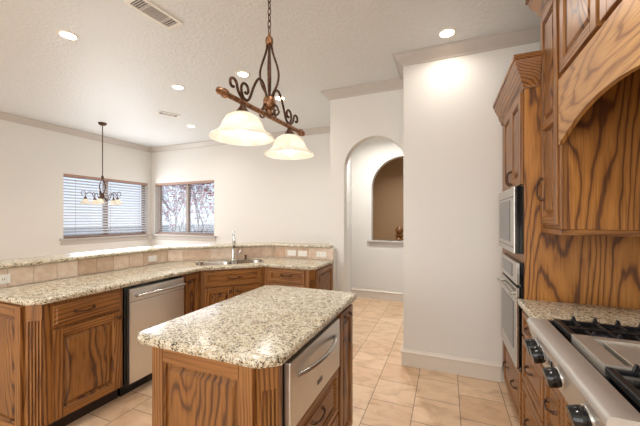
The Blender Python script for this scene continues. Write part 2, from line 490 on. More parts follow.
# ------------------------------------------------------------------ windows
def window(name, axis, u0, u1, z0, z1, base, mull):
    """frame on the outer part of the wall; base = inner wall plane, d = outward sign"""
    t = bpy.data.objects.new(name, None); C.objects.link(t); t['kind'] = 'structure'
    def bx(bm, a0, a1, d0, d1, c0, c1, bev=.003):
        if axis == 'y': box(bm, base - d0, base - d1, a0, a1, c0, c1, bev)
        else: box(bm, a0, a1, base + d0, base + d1, c0, c1, bev)
    b = B()
    bx(b, u0, u0 + .045, .09, .15, z0, z1); bx(b, u1 - .045, u1, .09, .15, z0, z1)
    bx(b, u0 + .045, u1 - .045, .09, .15, z1 - .045, z1); bx(b, u0 + .045, u1 - .045, .09, .15, z0, z0 + .045)
    bx(b, mull - .035, mull + .035, .085, .15, z0 + .045, z1 - .045)
    obj('window_frame', b, FRAMEW, t)
    for a0, a1 in ((u0 + .045, mull - .035), (mull + .035, u1 - .045)):
        b = B(); bx(b, a0, a1, .118, .122, z0 + .045, z1 - .045, 0); obj('pane', b, PANE, t)
    b = B(); bx(b, u0 - .06, u1 + (.06 if axis == 'x' else .0), -.05, .09, z0 - .03, z0, .006); bx(b, u0 - .04, u1 + (.04 if axis == 'x' else 0), -.016, -.0, z0 - .11, z0 - .03, .004)
    obj('window_sill', b, TRIM, t)
    return t
window('window_1', 'y', W1[0], W1[1], W1[2], W1[3], LX, 4.03)
window('window_2', 'x', W2[0], W2[1], W2[2], W2[3], FY, -5.13)

def blind(label, axis, u0, u1, z0, z1, base, tilt, pitch=.046, slatw=.048):
    t = thing('window_blind', label, 'blind')
    def P(u, d, z): return Vector((base - d, u, z)) if axis == 'y' else Vector((u, base + d, z))
    def bx(bm, a0, a1, d0, d1, c0, c1):
        p, q = P(a0, d0, c0), P(a1, d1, c1); box(bm, p.x, q.x, p.y, q.y, p.z, q.z, .003)
    b = B(); bx(b, u0, u1, .005, .075, z1 - .045, z1); obj('headrail', b, BRONZV, t)
    b = B(); z = z1 - .10
    while z > z0 + .05:
        c, s = math.cos(tilt) * slatw / 2, math.sin(tilt) * slatw / 2
        v = [b.verts.new(P(a, .042 + d * c, z + d * s + e)) for e in (-.0012, .0012) for a, d in ((u0 + .01, -1), (u1 - .01, -1), (u1 - .01, 1), (u0 + .01, 1))]
        for q in ((0,1,2,3),(4,5,6,7),(0,1,5,4),(1,2,6,5),(2,3,7,6),(3,0,4,7)): b.faces.new([v[i] for i in q])
        z -= pitch
    obj('slats', b, SLAT, t)
    b = B(); bx(b, u0 + .01, u1 - .01, .02, .065, z0 + .006, z0 + .03); obj('bottom_rail', b, BRONZV, t)
    for f in (.12, .5, .88):
        b = B(); u = u0 + (u1 - u0) * f
        tube(b, [P(u, .014, z0 + .03), P(u, .014, z1 - .065)], .0018, 5); obj('ladder_cord', b, BRONZV, t)
    return t
blind('white slatted blind with tilted slats in the left wall window', 'y', W1[0] + .004, W1[1] - .004, W1[2], W1[3], LX, R(30), .052, .050)
blind('slatted blind with open thin slats over the tree view window', 'x', W2[0] + .004, W2[1] - .004, W2[2], W2[3], FY, R(3))

# ------------------------------------------------------------------ outside
gm = wallm('pale_dry_lawn', (176, 166, 156), .3, 3, .9)
b = B(); box(b, -60, -6.3, -30, 60, -.3, -.12); box(b, -6.3, 40, 9.1, 60, -.3, -.12); o = struct('ground', b, gm)
LEAF, _nt, _b = base_mat('pink_autumn_leaf', (190, 110, 120), .6)
_oi = noise(_nt, coords(_nt), 3.0, 2); _nt.links.new(ramp(_nt, _oi, [(.35, (150, 90, 110)), (.5, (220, 120, 146)), (.65, (236, 160, 170))]), _b.inputs['Base Color'])
BARK, _nt, _b = base_mat('grey_bark', (138, 120, 120), .8)
_n = noise(_nt, coords(_nt), 20, 3); bump(_nt, _b, _n, .4)
def tree(label, loc, h, seed, lean=0., nleaf=1100):
    rnd = random.Random(seed)
    t = thing('garden_tree', label, 'tree', loc)
    b = B(); tips = []
    def grow(p, d, L, r, lev):
        pts = [p]; q = p.copy(); dd = d.copy()
        for k in range(5):
            dd = (dd + Vector((rnd.uniform(-.16, .16), rnd.uniform(-.16, .16), rnd.uniform(-.02, .12)))).normalized()
            q = q + dd * L / 5; pts.append(q.copy())
            if lev >= 1: tips.append(q.copy())
        tube(b, pts, [r * (1 - .13 * i) for i in range(6)], 5)
        if lev < 3:
            for k in range(3 if lev else 5):
                s = pts[rnd.randint(2, 5)]
                a = rnd.uniform(0, 2 * PI); sp = rnd.uniform(.45, .9)
                nd = (dd + Vector((math.cos(a) * sp, math.sin(a) * sp, rnd.uniform(0, .3)))).normalized()
                grow(s, nd, L * rnd.uniform(.55, .78), r * .55, lev + 1)
    for k in range(3):
        grow(Vector((0, 0, 0)), Vector((rnd.uniform(-.35, .35) + lean, rnd.uniform(-.2, .2), 1)).normalized(), h * .42, .022, 0)
    obj('trunk', b, BARK, t)
    b = B()
    for k in range(nleaf):
        c = rnd.choice(tips) + Vector((rnd.uniform(-.12, .12), rnd.uniform(-.12, .12), rnd.uniform(-.12, .12)))
        s = rnd.uniform(.035, .065); M = Matrix.Rotation(rnd.uniform(0, 6.3), 3, 'Z') @ Matrix.Rotation(rnd.uniform(0, 3), 3, 'X')
        vs = [b.verts.new(c + M @ Vector(q) * s) for q in ((-1, 0, 0), (0, -.5, .1), (1, 0, 0), (0, .5, .1))]
        b.faces.new(vs)
    obj('foliage', b, LEAF, t)
tree('bare branched tree with pink leaves outside the right window pane', (-7.0, 7.0, -.12), 4.0, 3, .05)
tree('thin tree with grey pink foliage outside the left pane', (-10.3, 9.4, -.12), 4.8, 11, 0)

# ------------------------------------------------------------------ cabinet parts (local frame: x right, z up, front at y=0, into cabinet +y)
def rect_ring(bm, rects, mi=0, cap=True):
    """rects: (x0,x1,z0,z1,y)"""
    rings = [[bm.verts.new(p) for p in ((x0, y, z0), (x1, y, z0), (x1, y, z1), (x0, y, z1))] for x0, x1, z0, z1, y in rects]
    for a, c in zip(rings, rings[1:]):
        for i in range(4): bm.faces.new((a[i], a[(i+1) % 4], c[(i+1) % 4], c[i])).material_index = mi
    if cap: bm.faces.new(rings[-1]).material_index = mi

def panel_mesh(x0, x1, z0, z1, y=0., th=.021, w=.052, mid=None):
    b = B()
    box(b, x0, x0 + w, y - th, y - .0005, z0, z1, .003, 0); box(b, x1 - w, x1, y - th, y - .0005, z0, z1, .003, 0)
    zs = [z0, z1] if mid is None else [z0, mid, z1]
    box(b, x0 + w, x1 - w, y - th, y - .0005, z0, z0 + w, .003, 1); box(b, x0 + w, x1 - w, y - th, y - .0005, z1 - w, z1, .003, 1)
    if mid is not None: box(b, x0 + w, x1 - w, y - th, y - .0005, mid - w / 2, mid + w / 2, .003, 1)
    spans = [(z0 + w, z1 - w)] if mid is None else [(z0 + w, mid - w / 2), (mid + w / 2, z1 - w)]
    for a, c in spans:
        X0, X1 = x0 + w, x1 - w
        g = min(.016, (X1 - X0) * .15)
        rect_ring(b, [(X0, X1, a, c, y - th * .75), (X0 + .006, X1 - .006, a + .006, c - .006, y - th * .45), (X0 + .007, X1 - .007, a + .007, c - .007, y - th * .12), (X0 + .018, X1 - .018, a + .018, c - .018, y - th * .12),
                      (X0 + .018 + g, X1 - .018 - g, a + .018 + g, c - .018 - g, y - th * .78)], 2)
    return b

def door(parent, x0, x1, z0, z1, y=0., mid=None, w=.052, name='door', label=None):
    o = obj(name, panel_mesh(x0, x1, z0, z1, y, w=w, mid=mid), [OAKV, OAKH, OAKP], parent)
    if label: o['label'] = label
    return o

def drawer(parent, x0, x1, z0, z1, y=0., name='drawer', framed=False):
    if framed: return obj(name, panel_mesh(x0, x1, z0, z1, y, w=.034), [OAKH, OAKH, OAKH], parent)
    b = B()
    rect_ring(b, [(x0, x1, z0, z1, y - .0005), (x0, x1, z0, z1, y - .010), (x0 + .004, x1 - .004, z0 + .004, z1 - .004, y - .013),
                  (x0 + .014, x1 - .014, z0 + .014, z1 - .014, y - .014), (x0 + .022, x1 - .022, z0 + .022, z1 - .022, y - .021)])
    b.faces.new([v for v in b.verts][:4])
    return obj(name, b, OAKH, parent)

def pull(parent, x, z, y, L=.10, vertical=False, r=.0045):
    """arched bronze pull with flared feet"""
    b = B(); pts = []
    for k in range(13):
        s = -1 + 2 * k / 12
        pts.append((s * L / 2, -.010 - .015 * (1 - s ** 4), -.003 * math.cos(s * PI)))
    rr = [r * (1.5 if abs(k - 6) > 4 else 1 + .25 * math.cos((k - 6) / 6 * PI)) for k in range(13)]
    tube(b, pts, rr, 8)
    for s in (-1, 1):
        lathe(b, [(.010, 0), (.009, .004), (.005, .014)], 10, (s * L / 2, 0, -.006 * math.cos(PI)), Matrix.Rotation(PI / 2, 3, 'X'))
    for v in b.verts:
        co = v.co.copy()
        if vertical: co = Vector((co.z, co.y, co.x))
        v.co = co + Vector((x, y, z))
    return obj('pull', b, BRONZE, parent, True)

def knob(parent, x, z, y):
    b = B(); lathe(b, [(.011, 0), (.006, .004), (.006, .014), (.014, .019), (.016, .026), (.010, .032), (.002, .033)], 14, (x, y, z), Matrix.Rotation(PI / 2, 3, 'X'))
    return obj('knob', b, BRONZE, parent, True)

def fluted(parent, cx, cy, ang, wd, z0, z1, name='corner_post'):
    """fluted post, centre of its face at (cx,cy), facing direction ang (local)"""
    M = Matrix.Translation((cx + .008 * math.cos(ang), cy + .008 * math.sin(ang), 0)) @ Matrix.Rotation(ang + PI / 2, 4, 'Z')
    b = B(); h = wd / 2
    box(b, -h, h, -.004, .03, z1 - .10, z1, .002, 0, M); box(b, -h, h, -.004, .03, z0, z0 + .11, .002, 0, M)
    n = 4; f = wd * .9 / (n * 2 + 1)
    box(b, -h, h, .006, .03, z0 + .11, z1 - .10, 0, 0, M)
    for k in range(n + 1):
        x = -wd * .45 + k * 2 * f
        box(b, x, x + f, -.003, .006, z0 + .11, z1 - .10, .0015, 0, M)
    return obj(name, b, OAKV, parent)

def body(parent, w, d, z0, z1, kick=True, sides=0., name='carcass'):
    b = B(); box(b, 0, w, 0, d, z0, z1, .002); o = obj(name, b, OAKV, parent)
    if kick:
        b = B(); box(b, .0, w, .06, d, 0, z0); obj('toe_kick', b, KICK, parent)
    return o

CT0, CT1 = .868, .905     # granite thickness
# ------------------------------------------------------------------ peninsula: run A (faces +X), local x = world +Y
XA = -2.32
KX = -2.93                # knee wall face
def runA(name, label, y0, y1, cat='cabinet'): return thing(name, label, cat, (XA, y0, 0), R(90))
t = runA('base_cabinet', 'oak base cabinet with one drawer over one door, beside the stainless dishwasher', 1.135, 1.640)
b = B(); box(b, 0, .505, 0, .60, .10, CT0, .001); prism(b, [(0, .0), (0, .60), (-.062, .60), (-.062, .062)], (), .0, CT0, 'xy'); obj('carcass', b, OAKV, t)
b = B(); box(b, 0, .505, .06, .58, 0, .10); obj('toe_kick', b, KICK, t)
d = drawer(t, .042, .478, .705, .845); pull(d, .222, .775, -.021, .12)
d = door(t, .042, .478, .115, .690); knob(d, .452, .655, -.021)
fluted(t, -.033, .029, R(-135), .078, .0, CT0)
ep = obj('end_panel', panel_mesh(.0, .52, .07, CT0 - .01, 0, w=.06), [OAKV, OAKH, OAKP], t)
ep.rotation_euler = (0, 0, R(-90)); ep.location = (-.0625, .60, 0)
b = B(); box(b, -.070, -.0625, .075, .60, 0, .07, .002); obj('base_moulding', b, OAKH, t)

# dishwasher
t = runA('dishwasher', 'stainless steel dishwasher with bar handle built into the peninsula', 1.655, 2.225, 'dishwasher')
b = B(); box(b, 0, .57, .005, .56, .10, CT0 - .005); obj('tub', b, BLACK, t)
b = B(); box(b, .018, .560, -.035, .004, .105, .845, .005); dr = obj('door', b, STEEL, t); dr['label'] = 'brushed stainless door'
b = B(); box(b, .018, .560, -.0365, -.0351, .742, .7445); obj('seam', b, BLACK, dr)
b = B(); tube(b, [(.05, -.075, .790), (.53, -.075, .790)], .011, 12)
for x in (.065, .515): box(b, x - .012, x + .012, -.075, -.034, .780, .800, .003)
obj('handle', b, STEELV, dr, True)
b = B(); box(b, .0, .57, .05, .5, 0, .10); obj('toe_kick', b, BLACK, t)

# narrow door cabinet
t = runA('base_cabinet', 'narrow oak base cabinet with a single door between dishwasher and sink corner', 2.228, 2.447)
b = B(); box(b, 0, .219, 0, .56, .10, CT0, .001); obj('carcass', b, OAKV, t)
b = B(); box(b, 0, .219, .06, .55, 0, .10); obj('toe_kick', b, KICK, t)
d = door(t, .018, .195, .115, .850, w=.04); knob(d, .045, .79, -.021)

# sink base, diagonal (faces +X -Y)
c1, c2 = Vector((XA, 2.45)), Vector((-1.85, 2.92))
SL = (c2 - c1).length
t = thing('sink_cabinet', 'diagonal oak sink cabinet with false drawer and two doors', 'cabinet', (c1.x, c1.y, 0), R(45))
b = B(); prism(b, [(0.001, .0), (SL - .001, .0), (SL - .001, .5), (.001, .5)], (), .10, .66, 'xy')
box(b, .001, SL - .001, 0, .03, .66, CT0); obj('carcass', b, OAKV, t)
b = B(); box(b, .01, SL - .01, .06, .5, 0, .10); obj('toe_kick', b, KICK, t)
d = drawer(t, .04, SL - .04, .700, .850, framed=True, name='drawer_front'); pull(d, SL / 2, .775, -.021, .12)
m = SL / 2
d = door(t, .04, m - .003, .115, .685); knob(d, m - .035, .64, -.021)
d = door(t, m + .003, SL - .04, .115, .685); knob(d, m + .035, .64, -.021)

# run B (faces -Y)
XB0, XB1 = -1.85, -1.27
t = thing('base_cabinet', 'oak base cabinet with drawer and door at the far end of the peninsula', 'cabinet', (XB0, 2.92, 0), 0)
LB = XB1 - XB0
b = B(); prism(b, [(.001, 0), (LB - .05, 0), (LB, .05), (LB, .535), (.001, .535)], (), .10, CT0, 'xy'); obj('carcass', b, OAKV, t)
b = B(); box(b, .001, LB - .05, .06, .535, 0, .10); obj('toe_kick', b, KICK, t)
d = drawer(t, .06, LB - .09, .720, .850, framed=True); pull(d, (LB - .03) / 2, .79, -.021, .12)
d = door(t, .06, LB - .09, .115, .705); knob(d, .09, .66, -.021)
fluted(t, LB - .024, .024, R(-45), .062, .10, CT0)
ep = obj('end_panel', panel_mesh(.06, .535, .10, CT0 - .01, 0, w=.05), [OAKV, OAKH, OAKP], t)
ep.rotation_euler = (0, 0, R(90)); ep.location = (LB, 0, 0)

# sink local frame
ang = R(45); sc_ = (c1 + c2) / 2; nin = Vector((-math.sin(ang), math.cos(ang)))
def SK(u, v): return (sc_.x + math.cos(ang) * u + nin.x * v, sc_.y + math.sin(ang) * u + nin.y * v)
def rrect(u0, u1, v0, v1, r, n=5):
    pts = []
    for cx, cy, a0 in ((u1 - r, v0 + r, -90), (u1 - r, v1 - r, 0), (u0 + r, v1 - r, 90), (u0 + r, v0 + r, 180)):
        for k in range(n + 1):
            a = R(a0 + 90 * k / n); pts.append((cx + r * math.cos(a), cy + r * math.sin(a)))
    return pts
hole2 = [SK(*p) for p in rrect(-.37, .37, .085, .43, .09)]

# peninsula countertop
poly = [(XA + .035, 1.12), (XA + .035, 2.437), (-1.836, 2.886), (XB1 + .03 - .045, 2.886), (XB1 + .03, 2.93), (XB1 + .03, 3.462), (-2.06, 3.462), (KX + .001, 2.60), (KX + .001, 1.055), (XA - .032, 1.055)]
b = B(); slab(b, poly, CT0, CT1, [hole2], .014)
tagp(obj('countertop', b, GRAN, None, True), 'speckled granite countertop of the peninsula, around the sink and over the dishwasher', 'countertop')

# sink (two bowls under the stone)
t = thing('kitchen_sink', 'stainless double bowl undermount sink in the peninsula corner', 'sink', (*SK(0, .26), 0), ang)
def bowl(bm, u0, u1, v0, v1, zt, zb):
    rings = []
    for rr_, ins, z in ((.075, 0, zt), (.075, .006, zt - .02), (.07, .012, zb + .03), (.05, .035, zb)):
        rings.append([bm.verts.new((p[0], p[1], z)) for p in rrect(u0 + ins, u1 - ins, v0 + ins, v1 - ins, rr_)])
    n = len(rings[0])
    for a, c in zip(rings, rings[1:]):
        for i in range(n): bm.faces.new((a[i], a[(i+1) % n], c[(i+1) % n], c[i]))
    bm.faces.new(rings[-1])
for u0, u1 in ((-.365, .01), (.03, .365)):
    b = B(); bowl(b, u0, u1, -.17, .165, CT1 - .004, .70); o = obj('bowl', b, STEELV, t, True)
    b2 = B(); lathe(b2, [(.04, .703), (.038, .706), (.01, .705)], 16, ((u0 + u1) / 2, 0, 0)); obj('drain', b2, CHROME, o, True)
b = B(); prism(b, rrect(-.3695, .3695, -.1745, .1695, .09), [rrect(-.362, .008, -.167, .162, .075)[::-1], rrect(.032, .362, -.167, .162, .075)[::-1]], CT1 - .007, CT1 - .004, 'xy'); obj('rim', b, STEELV, t)

# faucet
t = thing('kitchen_faucet', 'tall chrome pull-down faucet behind the sink', 'faucet', (*SK(0.055, .475), CT1), ang)
b = B(); lathe(b, [(.028, 0), (.028, .006), (.022, .012), (.019, .03), (.018, .12), (.014, .13)], 18); obj('body', b, CHROME, t, True)
b = B(); pts = [(0, 0, .12), (0, 0, .28)] + [(0, -.045 + .045 * math.cos(a), .28 + .055 * math.sin(a)) for a in [i * PI / 10 for i in range(1, 11)]]
tube(b, pts, .0115, 12); obj('spout', b, CHROME, t, True)
b = B(); tube(b, [(0, -.09, .285), (0, -.09, .25), (0, -.09, .155), (0, -.09, .15)], [.013, .016, .018, .014], 14); obj('spray_head', b, CHROME, t, True)
b = B(); tube(b, curve([(.015, 0, .06), (.05, 0, .062), (.075, 0, .075), (.085, 0, .12)], 5), [.009] * 11 + [.008] * 4 + [.006], 10); obj('lever', b, CHROME, t, True)
t = thing('soap_dispenser', 'small bronze-topped soap dispenser beside the faucet', 'dispenser', (*SK(.20, .46), CT1), ang)
b = B(); lathe(b, [(.020, 0), (.020, .005), (.012, .01), (.011, .035)], 14); obj('collar', b, BRONZE, t, True)
b = B(); lathe(b, [(.014, .035), (.016, .045), (.010, .052)], 14); tube(b, [(0, 0, .046), (0, -.03, .046), (0, -.035, .04)], .005, 8); obj('pump', b, BRONZE, t, True)

# knee wall and its tiles
b = B(); prism(b, [(KX - .012, 1.06), (KX - .012, 2.606), (-2.066, 3.474), (XB1 + .02, 3.474), (XB1 + .02, 3.57), (-2.106, 3.57), (KX - .11, 2.646), (KX - .11, 1.06)], (), 0, 1.04, 'xy')
struct('wall_peninsula', b, WALL)
def run_tiles(p, q, n, nrm):
    p, q = Vector(p), Vector(q); L = (q - p).length; e = (q - p) / L; w_ = L / n
    a = math.atan2(e.y, e.x)
    for k in range(n):
        b = B(); box(b, .0012, w_ - .0012, 0, .008, 0, 1.038 - CT1, .0015)
        o = obj('tile', b, STONE, bs); s = p + e * w_ * k
        o.location = (s.x, s.y, CT1 + .0005); o.rotation_euler = (0, 0, a)
bs = thing('backsplash', 'row of beige tumbled stone tiles between peninsula counter and raised bar', 'backsplash')
run_tiles((KX - .0, 1.06), (KX - .0, 2.6), 10, 1)
run_tiles((KX, 2.602), (-2.062, 3.466), 8, 1)
run_tiles((-2.06, 3.466), (XB1 + .02, 3.466), 5, 1)
# raised bar top
poly = [(KX + .025, 1.03), (KX + .025, 2.594), (-2.047, 3.44), (XB1 - .035, 3.44), (XB1 - .015, 3.46), (XB1 + .02, 3.575), (-2.0, 3.78), (-2.20, 3.78), (KX - .34, 2.74), (KX - .34, 1.03)]
poly[5:7] = [(XB1 - .015, 3.574), (-1.335, 3.574), (-1.42, 3.78)]
b = B(); slab(b, poly, 1.042, 1.072, (), .012)
tagp(obj('bar_top', b, GRAN, None, True), 'raised speckled granite bar ledge behind the peninsula counter', 'bar top')

# outlets on the backsplash
def outlet(label, x, y, rz, w_=.115, kind='rocker', z=.965, gang=2, depth=.0):
    t = thing('wall_outlet', label, 'outlet', (x, y, z), rz)
    b = B(); box(b, -w_ / 2, w_ / 2, -.006, 0, -.034, .034, .0025); pl = obj('plate', b, WHITE, t)
    n = gang
    for k in range(n):
        cx = (k - (n - 1) / 2) * .046
        b = B(); box(b, cx - .016, cx + .016, -.009, -.006, -.020, .020, .002); f = obj('receptacle' if kind != 'switch' else 'switch', b, WHITE, pl)
        if kind != 'switch':
            b = B()
            for dx in (-.005, .005): box(b, cx + dx - .0012, cx + dx + .0012, -.0094, -.0089, -.006, .008)
            obj('slot', b, BLACK, f)
    return t
outlet('white double outlet in the backsplash near the left edge', KX + .0005, 1.165, R(90), .13)
outlet('white blank switch plate in the backsplash above the dishwasher end', KX + .0005, 2.40, R(90), .10, 'switch')
outlet('white switch plate in the end backsplash, leftmost of three', -1.80, 3.4655, 0, .12, 'switch')
outlet('white switch plate in the end backsplash, middle of three', -1.65, 3.4655, 0, .12, 'switch')
outlet('white outlet in the end backsplash, nearest the archway', -1.40, 3.4655, 0, .125)

# ------------------------------------------------------------------ island
IX0, IX1, IY0, IY1 = -1.21, -.585, .965, 1.965
b = B(); slab(b, [(-1.205, .915), (-.615, .915), (-.545, .975), (-.545, 1.97), (-.58, 2.015), (-1.19, 2.015), (-1.255, 1.96), (-1.255, .955)], CT0, CT1, (), .014)
tagp(obj('countertop', b, GRAN, None, True), 'speckled granite island top with clipped corners', 'countertop')
t = thing('kitchen_island', 'oak kitchen island with raised end panel, warming drawer side and fluted corners', 'island', (IX0, IY0, 0), 0)
W_, D_ = IX1 - IX0, IY1 - IY0
cc = .055
b = B(); prism(b, [(cc, 0), (W_ - cc, 0), (W_, cc), (W_, cc + .04), (W_ - .03, cc + .041), (W_ - .03, D_ - .3), (W_, D_ - .299), (W_, D_ - .02), (W_ - .02, D_), (cc, D_), (0, D_ - cc), (0, cc)], (), .0, CT0, 'xy'); obj('carcass', b, OAKV, t)
obj('end_panel', panel_mesh(cc, W_ - cc - .01, .10, CT0 - .005, 0, w=.062), [OAKV, OAKH, OAKP], t)
b = B(); box(b, cc, W_ - cc, -.014, 0, 0, .10, .003); obj('base_moulding', b, OAKH, t)
fluted(t, cc / 2, cc / 2, R(-135), .072, 0, CT0)
fluted(t, W_ - cc / 2, cc / 2, R(-45), .072, 0, CT0)
# right side parts live in a rotated frame: use an offset helper
def side(o): o.rotation_euler = (0, 0, R(90)); o.location = (W_, 0, 0); return o
f = drawer(t, .095, .685, .315, .560, -.0, framed=True); side(f); pull(f, .38, .47, -.021, .12)
f = drawer(t, .095, .685, .115, .300, -.0, framed=True); side(f); pull(f, .38, .215, -.021, .12)
f = door(t, .725, .972, .07, .845, 0, w=.05); side(f); pull(f, .85, .805, -.021, .09)
b = B(); box(b, .087, .700, .001, .029, .30, .312); side(obj('rail', b, OAKH, t))
b = B(); box(b, .690, .722, -.002, .028, .06, CT0, .002); side(obj('stile', b, OAKV, t))
b = B(); box(b, .087, .700, .003, .03, .0, .11); side(obj('toe_kick', b, OAKH, t))

t = thing('warming_drawer', 'stainless warming drawer with curved handle in the island side', 'drawer', (IX1, IY0, 0), R(90))
b = B(); box(b, .082, .688, .0, .028, .565, .862); obj('box', b, BLACK, t)
b = B(); box(b, .092, .684, -.03, -.001, .572, .842, .005); dr = obj('front', b, STEEL, t)
b = B(); pts = [(.16 + .45 * k / 12, -.030 - .040 * math.sin(PI * k / 12) ** .7, .768) for k in range(13)]
tube(b, pts, [.010] * 13, 12); obj('handle', b, STEELV, dr, True)
b = B(); box(b, .36, .42, -.0325, -.030, .625, .645, .001); obj('badge', b, DGLASS, dr)

# ------------------------------------------------------------------ right side: tall oven cabinet (faces -X; local x = world -Y)
XT = .440
XH0 = .535
def rightrun(name, label, y_start, x=XT, cat='cabinet'): return thing(name, label, cat, (x, y_start, 0), R(-90))
TW = PY - .005 - 2.22; TD = RX - .003 - XT
t = rightrun('oven_cabinet', 'tall oak oven cabinet with crown, beside the white pantry wall', PY - .005)
b = B(); box(b, 0, TW - .02, .0, TD, .10, 2.24, .001); box(b, 0, TW - .02, .06, TD, 0, .10); obj('carcass', b, OAKV, t)
b = B(); box(b, TW - .0195, TW, -.001, TD, 0, 2.24, .0015)
sp = obj('side_panel', b, PLY, t); sp['label'] = 'plywood side panel with bold dark grain'
b = B(); sweep(b, [(0, 0), (TW, 0), (TW, XH0 - XT - .024)], [(0, 2.19), (.008, 2.19), (.012, 2.215), (.022, 2.225), (.03, 2.26), (.058, 2.32), (.064, 2.345), (.072, 2.35), (.072, 2.375), (0, 2.375)], -1); obj('crown_moulding', b, OAKH, t, True)
mid = TW / 2 + .09
d = door(t, .20, mid - .003, 1.61, 2.18); pull(d, mid - .03, 1.68, -.021, .09, True)
d = door(t, mid + .003, TW - .025, 1.61, 2.18); pull(d, mid + .03, 1.68, -.021, .09, True)
d = drawer(t, .20, TW - .025, .115, .445, framed=True); pull(d, .37, .30, -.021, .10); pull(d, TW - .16, .30, -.021, .10)

t = rightrun('microwave_oven', 'built-in stainless microwave with dark glass window above the wall oven', PY - .005, XT, 'microwave')
b = B(); box(b, .185, TW - .035, -.042, -.0225, 1.178, 1.600, .003)
t0 = obj('trim_kit', b, BLACK, t); 
b = B(); box(b, .185, TW - .036, -.052, -.0425, 1.178, 1.600, .003); fr = obj('front', b, STEELV, t)
b = B(); box(b, .24, TW - .17, -.0545, -.0521, 1.245, 1.52, .001); obj('window', b, DGLASS, fr)
b = B(); box(b, .21, TW - .07, -.054, -.0521, 1.535, 1.542); obj('vent_slot', b, BLACK, fr)
b = B(); box(b, .21, TW - .07, -.054, -.0521, 1.213, 1.220); obj('vent_slot', b, BLACK, fr)
b = B(); box(b, .185, TW - .035, -.022, -.001, 1.178, 1.600); obj('body', b, BLACK, t)

t = rightrun('wall_oven', 'stainless wall oven with bar handle under the microwave', PY - .005, XT, 'oven')
b = B(); box(b, .20, TW - .022, -.018, -.001, .455, 1.125); obj('body', b, BLACK, t)
b = B(); box(b, .20, TW - .028, -.040, -.019, .985, 1.125, .004); f = obj('control_panel', b, STEELV, t)
b = B(); box(b, .30, TW - .16, -.042, -.0401, 1.015, 1.10, .001); obj('display', b, DGLASS, f)
b = B(); box(b, .20, TW - .034, -.042, -.019, .46, .968, .005); f = obj('door', b, STEELV, t)
b = B(); box(b, .28, TW - .11, -.044, -.0421, .56, .86, .001); obj('window', b, DGLASS, f)
b = B(); tube(b, [(.27, -.066, .925), (TW - .05, -.066, .925)], .012, 12)
for x in (.29, TW - .07): box(b, x - .01, x + .01, -.066, -.041, .915, .935, .003)
obj('handle', b, STEELV, f, True)

# base cabinets
t = rightrun('base_cabinet', 'oak base cabinet with a stack of three drawers left of the range top', 2.218)
BW = 2.218 - 1.742
b = B(); box(b, 0, BW, 0, TD, .10, CT0, .001); box(b, 0, BW, .06, TD, 0, .10); obj('carcass', b, OAKV, t)
for z0, z1 in ((.705, .845), (.435, .690), (.115, .420)):
    d = drawer(t, .025, BW - .015, z0, z1, framed=True); pull(d, BW / 2 + .0, (z0 + z1) / 2 + .01, -.021, .10)
RY0, RY1 = .94, 1.735
t = rightrun('base_cabinet', 'oak drawer cabinet directly below the stainless range top', RY1 + .004)
BW = RY1 + .004 - RY0
b = B(); box(b, 0, BW, 0, TD, .10, .742, .001); box(b, 0, BW, .06, TD, 0, .10); obj('carcass', b, OAKV, t)
for k in range(3):
    x0 = .01 + k * (BW - .01) / 3; x1 = x0 + (BW - .01) / 3 - .012
    for z0, z1 in ((.435, .725), (.115, .420)):
        d = drawer(t, x0, x1, z0, z1, framed=True); pull(d, (x0 + x1) / 2, (z0 + z1) / 2 + .01, -.021, .10)
b = B(); slab(b, [(.402, 1.742), (RX - .002, 1.742), (RX - .002, 2.219), (.402, 2.219)], CT0, CT1 + .005, (), .012)
tagp(obj('countertop', b, GRAN, None, True), 'short speckled granite counter between oven cabinet and range top', 'countertop')

# range top
t = thing('range_top', 'stainless gas range top with black grates, griddle and black knobs', 'range top', (0, 0, 0))
b = B(); box(b, .43, RX - .004, RY0, RY1, .744, .905, .002); obj('body', b, STEEL, t)
b = B(); prof = [(.352, .918), (.350, .908), (.356, .90), (.395, .748), (.43, .748), (.43, .93), (.362, .93), (.355, .926)]
prism(b, prof, (), RY0, RY1, 'xz'); f = obj('front_panel', b, STEELR, t, True)
b = B(); box(b, .445, RX - .02, RY0 + .012, RY1 - .012, .9055, .912, .001); obj('burner_pan', b, BLACK, t)
b = B(); box(b, .431, RX - .006, RY0, RY0 + .010, .905, .930, .002); obj('side_rim', b, STEELV, t); b = B(); box(b, .431, RX - .006, RY1 - .010, RY1, .905, .930, .002); obj('side_rim', b, STEELV, t)
slope = math.atan2(.395 - .356, .90 - .748)
Mk = Matrix.Rotation(-PI / 2 - slope * .0 - .25, 3, 'Y')
for i, y in enumerate((1.63, 1.545, 1.345, 1.10)):
    zc = .835; xc = .356 + (.90 - zc) / (.90 - .748) * .039
    b = B(); lathe(b, [(.037, -.002), (.037, .004), (.033, .007)], 24, (xc, y, zc), Mk); k_ = obj('knob_bezel', b, CHROME, t, True)
    b = B(); lathe(b, [(.032, .008), (.034, .014), (.033, .040), (.030, .045), (.005, .046)], 24, (xc, y, zc), Mk)
    obj('control_knob', b, BLACK, k_, True)
b = B()
for k in range(5):
    box(b, .362, .374, 1.415 + k * .018, 1.427 + k * .018, .835, .862, .001)
box(b, .3665, .3705, 1.405, 1.508, .828, .87, .001); obj('badge_grille', b, CHROME, f)

